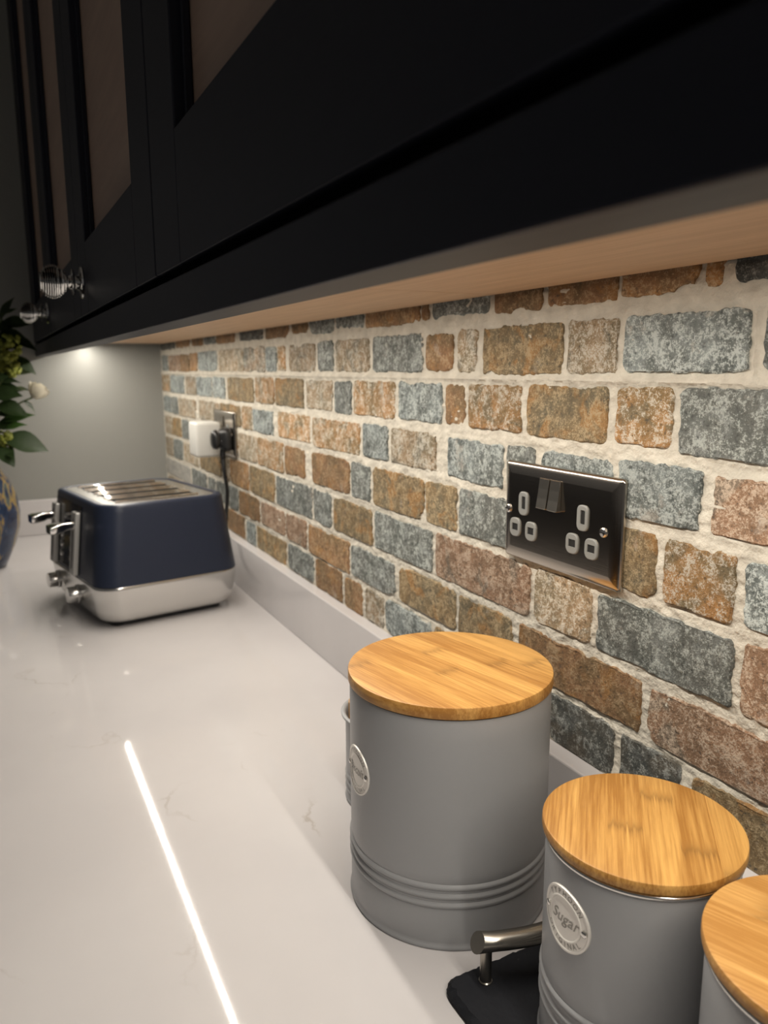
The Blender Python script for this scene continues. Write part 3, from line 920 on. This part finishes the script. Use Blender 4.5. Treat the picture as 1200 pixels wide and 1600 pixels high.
hb = bmesh.new()
ringsH = []
path = [(0.0095 + 0.0165 * math.sin(PI * (0.075 + 0.925 * k / 14)), 0.0205 + 0.1185 * k / 14) for k in range(15)]
for i, (hx, hy) in enumerate(path):
    ring = []
    zc = 0.0375
    for k in range(18):
        a = 2 * PI * k / 18
        dz = math.sin(a) * 0.0062
        dx = math.cos(a) * 0.0068
        yy = hy
        if i == 0:
            yy -= -dz * 0.55
        if i == len(path) - 1:
            yy -= dz * 0.55
        ring.append((hx + dx, yy, zc + dz))
    ringsH.append(ring)
loft(hb, ringsH)
obj('bar_handle', hb, M_nickel, tray, smooth=True, angle=50)
for hy in (0.026, 0.124):
    lb = bmesh.new()
    lathe(lb, [(0.0046, 0.0080), (0.0046, 0.0092), (0.0039, 0.0098), (0.0039, 0.034)], 20)
    xform(lb, Matrix.Translation((0.0155, hy, 0)))
    obj('handle_post', lb, M_nickel, tray, smooth=True, angle=40)

# ------------------------------------------------------------------ toaster
to = thing('toaster', 'navy four slot toaster with chrome base standing at the far end of the worktop', 'toaster', (-0.9049, -0.1925, ZC), 0.1788)
def ring(hw, hd, r, z, n=10):
    return [(px, py, z) for px, py in rrect(hw, hd, r, n)]
b = bmesh.new()
loft(b, [ring(0.128, 0.104, 0.03, 0.0095), ring(0.134, 0.1095, 0.035, 0.0110), ring(0.1395, 0.1140, 0.038, 0.017), ring(0.1445, 0.1180, 0.040, 0.030), ring(0.1485, 0.1212, 0.040, 0.050), ring(0.1503, 0.1225, 0.040, 0.066), ring(0.1503, 0.1225, 0.040, 0.0705), ring(0.1490, 0.1212, 0.039, 0.0718)], True, True)
obj('chrome_base', b, M_satin, to, smooth=True, angle=50)
b = bmesh.new()
zt = 0.1995
def bod(z):
    t = (z - 0.0722) / (zt - 0.0722)
    return 0.1496 + (0.1345 - 0.1496) * t, 0.1218 + (0.1078 - 0.1218) * t
rr = []
for z in (0.0722, 0.10, 0.13, 0.16, 0.185, 0.1945):
    hw, hd = bod(z)
    rr.append(ring(hw, hd, 0.038, z))
hw, hd = bod(0.1945)
rr += [ring(hw - 0.001, hd - 0.001, 0.037, 0.1975), ring(hw - 0.0035, hd - 0.0035, 0.036, 0.1993), ring(hw - 0.008, hd - 0.008, 0.033, 0.1998), ring(hw - 0.0125, hd - 0.0125, 0.03, 0.1990), ring(hw - 0.0130, hd - 0.0130, 0.03, 0.1940), ring(hw - 0.0130, hd - 0.0130, 0.03, 0.10)]
loft(b, rr, True, True)
obj('body_shell', b, M_tnavy, to, smooth=True, angle=45)
# top deck: brushed plate with four open slots
TW, TD = hw - 0.0148, hd - 0.0148
b = bmesh.new()
slots = [-0.0825, -0.0275, 0.0275, 0.0825]
sw, y0s, y1s = 0.0145, -0.072, 0.066
xs = [-TW]
for s in slots:
    xs += [s - sw, s + sw]
xs.append(TW)
for i in range(0, len(xs), 2):
    add_box(b, xs[i], xs[i + 1], y0s, y1s, 0.193, 0.1985)
c0 = 0.022
for ya, yb, ext in ((-TD, y0s, -1), (y1s, TD, 1)):
    pts = []
    if ext < 0:
        prof = [(-TW, yb), (TW, yb)] + [(TW - c0 + c0 * math.cos(a), ya + c0 - c0 * math.sin(a)) for a in [PI / 2 * k / 6 for k in range(7)]] + [(-TW + c0 - c0 * math.sin(a), ya + c0 - c0 * math.cos(a)) for a in [PI / 2 * k / 6 for k in range(7)]]
    else:
        prof = [(TW, ya), (-TW, ya)] + [(-TW + c0 - c0 * math.cos(a), yb - c0 + c0 * math.sin(a)) for a in [PI / 2 * k / 6 for k in range(7)]] + [(TW - c0 + c0 * math.sin(a), yb - c0 + c0 * math.cos(a)) for a in [PI / 2 * k / 6 for k in range(7)]]
    loft(b, [[(px, py, 0.193) for px, py in prof], [(px, py, 0.1985) for px, py in prof]])
obj('top_plate', b, M_satin, to)
for s in slots:
    sb = bmesh.new()
    # slot walls and bottom
    for a in ((s - sw - 0.001, s - sw, y0s - 0.001, y1s + 0.001, 0.11, 0.1928), (s + sw, s + sw + 0.001, y0s - 0.001, y1s + 0.001, 0.11, 0.1928),
              (s - sw, s + sw, y0s - 0.001, y0s, 0.11, 0.1928), (s - sw, s + sw, y1s, y1s + 0.001, 0.11, 0.1928), (s - sw, s + sw, y0s, y1s, 0.11, 0.112)):
        add_box(sb, *a)
    so = obj('bread_slot', sb, M_slot, to)
    gw = bmesh.new()
    for k in range(9):
        yy = y0s + 0.010 + k * 0.0148
        for sx in (-1, 1):
            tube(gw, [(s + sx * (sw - 0.0035), yy, 0.113), (s + sx * (sw - 0.0035), yy, 0.188)], 0.0009, 6)
    tube(gw, [(s - sw + 0.0035, y0s + 0.004, 0.186), (s - sw + 0.0035, y1s - 0.004, 0.186)], 0.001, 6)
    tube(gw, [(s + sw - 0.0035, y0s + 0.004, 0.186), (s + sw - 0.0035, y1s - 0.004, 0.186)], 0.001, 6)
    obj('bread_guide', gw, M_chrome, so, smooth=True)
    for sx in (-1, 1):
        lb = box(s + sx * (sw + 0.003) - 0.002, s + sx * (sw + 0.003) + 0.002, y0s - 0.002, y1s + 0.002, 0.1985, 0.2012, bev=0.0012)
        obj('slot_rim', lb, M_chrome, to)
# lever side (local -y), leaning with the shell
lean = math.atan2(0.1218 - 0.1078, zt - 0.0722)
def facey(z):
    return -bod(z)[1]
def on_face(bm):
    """flat panel modelled in x,z with y outwards negative -> laid on the leaning face"""
    for v in bm.verts:
        v.co = Vector((v.co.x, facey(v.co.z) + v.co.y, v.co.z))
    return bm
obj('control_panel', on_face(box(-0.100, 0.044, -0.0012, 0.0004, 0.076, 0.188, bev=0.0005)), M_gloss_black, to)
for px in (-0.089, 0.030):
    bar = obj('lever_track', on_face(box(px - 0.0125, px + 0.0125, -0.0095, -0.0012, 0.074, 0.178, bev=0.002)), M_track, to)
    gr = on_face(box(px - 0.0018, px + 0.0018, -0.0099, -0.0094, 0.085, 0.168))
    obj('lever_groove', gr, M_hole, bar)
    lv = bmesh.new()
    zz = 0.157
    y1 = facey(zz)
    loft(lv, [[(px + a, y1 - 0.0072 - o, zz + dz + c) for a, c in rrect(hw_, hh_, 0.0035, 4)] for o, hw_, hh_, dz in ((0, 0.008, 0.0065, 0), (0.014, 0.0075, 0.006, -0.001), (0.020, 0.012, 0.0072, -0.0015), (0.036, 0.014, 0.0078, -0.003), (0.041, 0.0135, 0.0065, -0.0035))])
    obj('lever', lv, M_chrome, to, smooth=True, angle=50)
    kb = bmesh.new()
    lathe(kb, [(0.0155, 0.0), (0.0155, 0.004), (0.0135, 0.005), (0.0130, 0.018), (0.0122, 0.0192), (0.0002, 0.0192)], 36)
    xform(kb, Matrix.Translation((px + 0.002, -0.1205, 0.041)) @ Matrix.Rotation(PI / 2, 4, 'X'))
    ko = obj('browning_knob', kb, M_satin, to, smooth=True, angle=40)
for px in (-0.057, -0.002):
    for k in range(3):
        zz = 0.128 - 0.0165 * k
        bb = bmesh.new()
        lathe(bb, [(0.0055, 0.0), (0.0055, 0.002), (0.0045, 0.0028), (0.0002, 0.003)], 20)
        xform(bb, Matrix.Translation((px, facey(zz) - 0.001, zz)) @ Matrix.Rotation(PI / 2, 4, 'X'))
        obj('button', bb, M_satin, to, smooth=True, angle=40)
b = bmesh.new()
loft(b, [ring(0.121, 0.098, 0.028, 0.0032), ring(0.123, 0.099, 0.028, 0.0094)])
obj('underside', b, M_black, to)
for sx in (-1, 1):
    for sy in (-1, 1):
        fb = bmesh.new(); lathe(fb, [(0.0105, 0.0), (0.0115, 0.001), (0.0115, 0.0033)], 20, (sx * 0.105, sy * 0.083), cap_top=True)
        obj('foot', fb, M_black, to)

# ------------------------------------------------------------------ vase and flowers
VX, VY = -1.305, -0.462
vz = thing('vase', 'rounded dark blue vase marbled with gold, cut off by the left edge', 'vase', (VX, VY, ZC))
b = bmesh.new()
vp = [(0.052, 0.0), (0.056, 0.002), (0.064, 0.02), (0.078, 0.05), (0.088, 0.085), (0.0905, 0.115), (0.086, 0.150), (0.074, 0.185), (0.058, 0.208), (0.050, 0.220), (0.052, 0.230), (0.055, 0.234), (0.053, 0.236), (0.048, 0.228), (0.046, 0.218), (0.054, 0.205), (0.068, 0.185), (0.080, 0.150), (0.083, 0.10), (0.07, 0.05), (0.045, 0.012)]
lathe(b, vp, 64, cap_top=True)
obj('body', b, M_vase, vz, smooth=True)

def leaf_bm(length, width, droop=0.25, fold=0.25):
    """leaf along +x with a folded midrib and a curved spine"""
    n = 8
    bm = bmesh.new()
    rows = []
    for i in range(n + 1):
        t = i / n
        w = width * 0.5 * math.sin(PI * t ** 0.75) ** 0.85 + 0.0003
        x = length * t
        z = -droop * length * t * t
        wob = 0.05 * width * math.sin(9 * t)
        rows.append([bm.verts.new((x, -w, z + fold * w + wob)), bm.verts.new((x, 0, z)), bm.verts.new((x, w, z + fold * w - wob))])
    for a, c in zip(rows, rows[1:]):
        bm.faces.new((a[0], a[1], c[1], c[0])); bm.faces.new((a[1], a[2], c[2], c[1]))
    ret = bmesh.ops.solidify(bm, geom=bm.faces[:], thickness=0.0005)
    return bm

def orient(d, roll=0.0):
    d = Vector(d).normalized()
    q = d.to_track_quat('X', 'Z')
    return q.to_matrix().to_4x4() @ Matrix.Rotation(roll, 4, 'X')

def put_leaf(parent, base, pos, d, L, Wd, mat, roll=0.0, droop=0.25):
    bm = leaf_bm(L, Wd, droop)
    xform(bm, Matrix.Translation(Vector(pos) - Vector(base)) @ orient(d, roll))
    return obj('leaf', bm, mat, parent, smooth=True, angle=60)

VC = Vector((VX, VY, 0))
def stem_thing(name, label, cat, tip, group=None, bend=0.03):
    base = Vector((VX + random.uniform(-0.012, 0.012), VY + random.uniform(-0.012, 0.012), ZC + 0.06))
    t = thing(name, label, cat, base, group=group)
    tip = Vector(tip)
    neck = Vector((VX + (tip.x - VX) * 0.25, VY + max(-0.032, min(0.032, (tip.y - VY) * 0.25)), ZC + 0.232))
    mid = neck.lerp(tip, 0.5) + Vector((0, 0, bend))
    pts = spline([base, base.lerp(neck, 0.6), neck, mid, tip], 6)
    bm = bmesh.new()
    tube(bm, [p - base for p in pts], 0.0017, 6)
    obj('stem', bm, M_stem, t, smooth=True)
    return t, base, pts

def blossom(t, base, centre, rad, n, rs):
    bm = bmesh.new()
    for i in range(n):
        u = rs.uniform(-1, 1); a = rs.uniform(0, 2 * PI)
        s = math.sqrt(1 - u * u)
        dv = Vector((s * math.cos(a), s * math.sin(a), u))
        p = Vector(centre) - base + Vector((dv.x, dv.y, dv.z * 1.15)) * rad * rs.uniform(0.55, 1.0)
        q = bmesh.new()
        bmesh.ops.create_icosphere(q, subdivisions=1, radius=rad * rs.uniform(0.20, 0.28))
        xform(q, Matrix.Translation(p) @ orient(dv) @ Matrix.Diagonal((0.6, 1, 1, 1)))
        join(bm, q)
    o = obj('blossom', bm, M_bloom, t, smooth=True)
    o['kind'] = 'stuff'

rs = random.Random(3)
# white rose bud
tip = (-1.275, -0.322, 0.072)
t, base, pts = stem_thing('rose', 'single ivory rose bud leaning out of the vase to the right', 'flower', tip)
C0 = Vector((-1.275, -0.322, 0.079))
for k in range(9):
    a = k * 2.4
    rad = 0.006 + 0.0013 * k
    hgt = 0.034 - 0.0008 * k
    bm = bmesh.new()
    rows = []
    for i in range(7):
        v = i / 6
        row = []
        for j in range(7):
            u = (j / 6 - 0.5) * 1.9
            r = rad * (0.35 + 0.95 * math.sin(min(PI * 0.62, PI * 0.70 * v))) + 0.0022 * max(0, v - 0.75) * 4 * (0.4 + 0.12 * k)
            row.append(bm.verts.new((r * math.cos(a + u), r * math.sin(a + u), -0.015 + hgt * v * (1 - 0.13 * (abs(u)) ** 2 * v))))
        rows.append(row)
    for p, q in zip(rows, rows[1:]):
        for j in range(6):
            bm.faces.new((p[j], p[j + 1], q[j + 1], q[j]))
    bmesh.ops.solidify(bm, geom=bm.faces[:], thickness=0.0006)
    xform(bm, Matrix.Translation(C0 - base) @ Matrix.Rotation(-0.5, 4, 'X'))
    obj('petal', bm, M_rose, t, smooth=True, angle=60)
put_leaf(t, base, (-1.275, -0.372, 0.083), (0.2, 0.9, 0.15), 0.040, 0.022, M_leaf3, 0.3)
put_leaf(t, base, (-1.27, -0.352, 0.062), (0.1, 0.7, -0.5), 0.034, 0.02, M_leaf, 0.3)

# yellow-green blossoms
for (cen, rad, lab) in (((-1.272, -0.385, -0.018), 0.020, 'lowest yellow green blossom cluster, just above the vase rim'),
                        ((-1.285, -0.366, 0.172), 0.026, 'upper yellow green blossom cluster, beside the far steel knob'),
                        ((-1.26, -0.372, 0.135), 0.026, 'middle yellow green blossom cluster, above the white rose')):
    t, base, pts = stem_thing('blossom_stem', lab, 'flower', Vector(cen) - Vector((0, 0, rad * 0.5)), 'yellow green blossoms')
    blossom(t, base, cen, rad, 70, rs)
    for k in range(3):
        a = rs.uniform(-2.6, 0.3)
        put_leaf(t, base, Vector(cen) - Vector((0, 0.004, rad * 0.8)), (math.cos(a), math.sin(a) * 0.9, rs.uniform(-0.3, 0.3)), 0.055, 0.024, M_leaf, rs.uniform(-0.6, 0.6))

# leafy stems
def leafy(tip, leaves, lab):
    t, base, pts = stem_thing('leafy_stem', lab, 'foliage', tip, 'leafy stems in the vase')
    for (p, d, L, Wd, m, roll, dr) in leaves:
        put_leaf(t, base, p, d, L, Wd, m, roll, dr)
leafy((-1.265, -0.385, -0.005), [((-1.262, -0.388, -0.012), (0.25, 1.0, -0.25), 0.082, 0.048, M_leaf, 0.9, 0.25), ((-1.262, -0.392, 0.004), (0.3, 0.6, 0.25), 0.05, 0.026, M_leaf2, 0.5, 0.2),
                                 ((-1.25, -0.40, -0.03), (0.6, 0.4, -0.6), 0.05, 0.03, M_leaf, 0.5, 0.2)], 'leafy stem with the broad drooping leaf, lowest on the right')
leafy((-1.28, -0.372, 0.05), [((-1.278, -0.392, 0.02), (0.25, 1.0, 0.28), 0.066, 0.030, M_leaf2, 0.6, 0.1), ((-1.27, -0.398, 0.055), (0.4, 0.8, -0.2), 0.06, 0.036, M_leaf, 0.8, 0.3),
                              ((-1.27, -0.41, 0.075), (0.4, 0.8, 0.1), 0.06, 0.038, M_leaf, 0.9, 0.3), ((-1.28, -0.40, 0.10), (0.2, 0.8, 0.1), 0.05, 0.03, M_leaf, 0.4, 0.2)], 'leafy stem with bright green leaf under the white rose')
leafy((-1.29, -0.365, 0.15), [((-1.285, -0.362, 0.150), (0.2, 0.7, -0.5), 0.055, 0.026, M_leaf, 0.8, 0.2), ((-1.285, -0.375, 0.118), (0.2, 1.0, 0.1), 0.052, 0.022, M_leaf3, 0.7, 0.15),
                              ((-1.285, -0.36, 0.185), (0.2, 0.9, -0.25), 0.05, 0.028, M_leaf, 0.6, 0.3), ((-1.29, -0.372, 0.165), (0.1, 0.8, 0.4), 0.05, 0.024, M_leaf, 0.8, 0.2)], 'leafy stem in front of the pelmet end')
leafy((-1.29, -0.372, 0.235), [((-1.29, -0.378, 0.222), (0.1, 0.45, 0.9), 0.055, 0.022, M_leaf, 0.8, 0.15), ((-1.285, -0.375, 0.215), (0.2, 0.9, 0.1), 0.055, 0.03, M_leaf, 0.9, 0.2),
                               ((-1.285, -0.384, 0.195), (0.3, 0.8, -0.15), 0.06, 0.034, M_leaf, 0.9, 0.3), ((-1.28, -0.39, 0.25), (0.2, -0.5, 0.8), 0.05, 0.022, M_leaf, 0.3, 0.2),
                               ((-1.29, -0.37, 0.232), (0.3, 0.7, 0.5), 0.03, 0.015, M_leaf2, 0.6, 0.2)], 'tallest leafy stem beside the far steel knob')
leafy((-1.30, -0.385, 0.14), [((-1.295, -0.395, 0.155), (0.3, 0.7, 0.5), 0.058, 0.032, M_leaf, 0.7, 0.25), ((-1.29, -0.398, 0.115), (0.3, 0.8, 0.2), 0.062, 0.034, M_leaf, 0.8, 0.3),
                              ((-1.285, -0.402, 0.085), (0.4, 0.8, 0.05), 0.055, 0.03, M_leaf, 0.9, 0.2), ((-1.285, -0.398, 0.035), (0.4, 0.8, 0.3), 0.05, 0.03, M_leaf, 0.9, 0.2),
                              ((-1.29, -0.40, 0.20), (0.3, 0.7, 0.3), 0.06, 0.034, M_leaf, 0.7, 0.3), ((-1.28, -0.405, 0.01), (0.4, 0.7, 0.2), 0.05, 0.03, M_leaf, 0.8, 0.2)], 'dense dark leafy stem behind the middle blossom cluster')
for k in range(3):
    ty = -0.44 - 0.05 * k
    ztp = 0.05 + 0.07 * k
    lv = []
    for q in range(7):
        a = rs.uniform(0, 2 * PI)
        lv.append(((-1.30 + rs.uniform(-0.03, 0.03), ty + rs.uniform(-0.015, 0.015) + 0.004 * q, ztp - 0.03 * q * 0.6), (math.cos(a), math.sin(a), rs.uniform(-0.2, 0.5)), 0.06, 0.032, rs.choice((M_leaf, M_leaf, M_leaf2)), rs.uniform(-0.8, 0.8), 0.25))
    leafy((-1.30, ty, ztp), lv, ('short leafy stem in the middle of the bouquet', 'medium leafy stem on the left of the bouquet', 'leafy stem at the far left of the bouquet')[k])
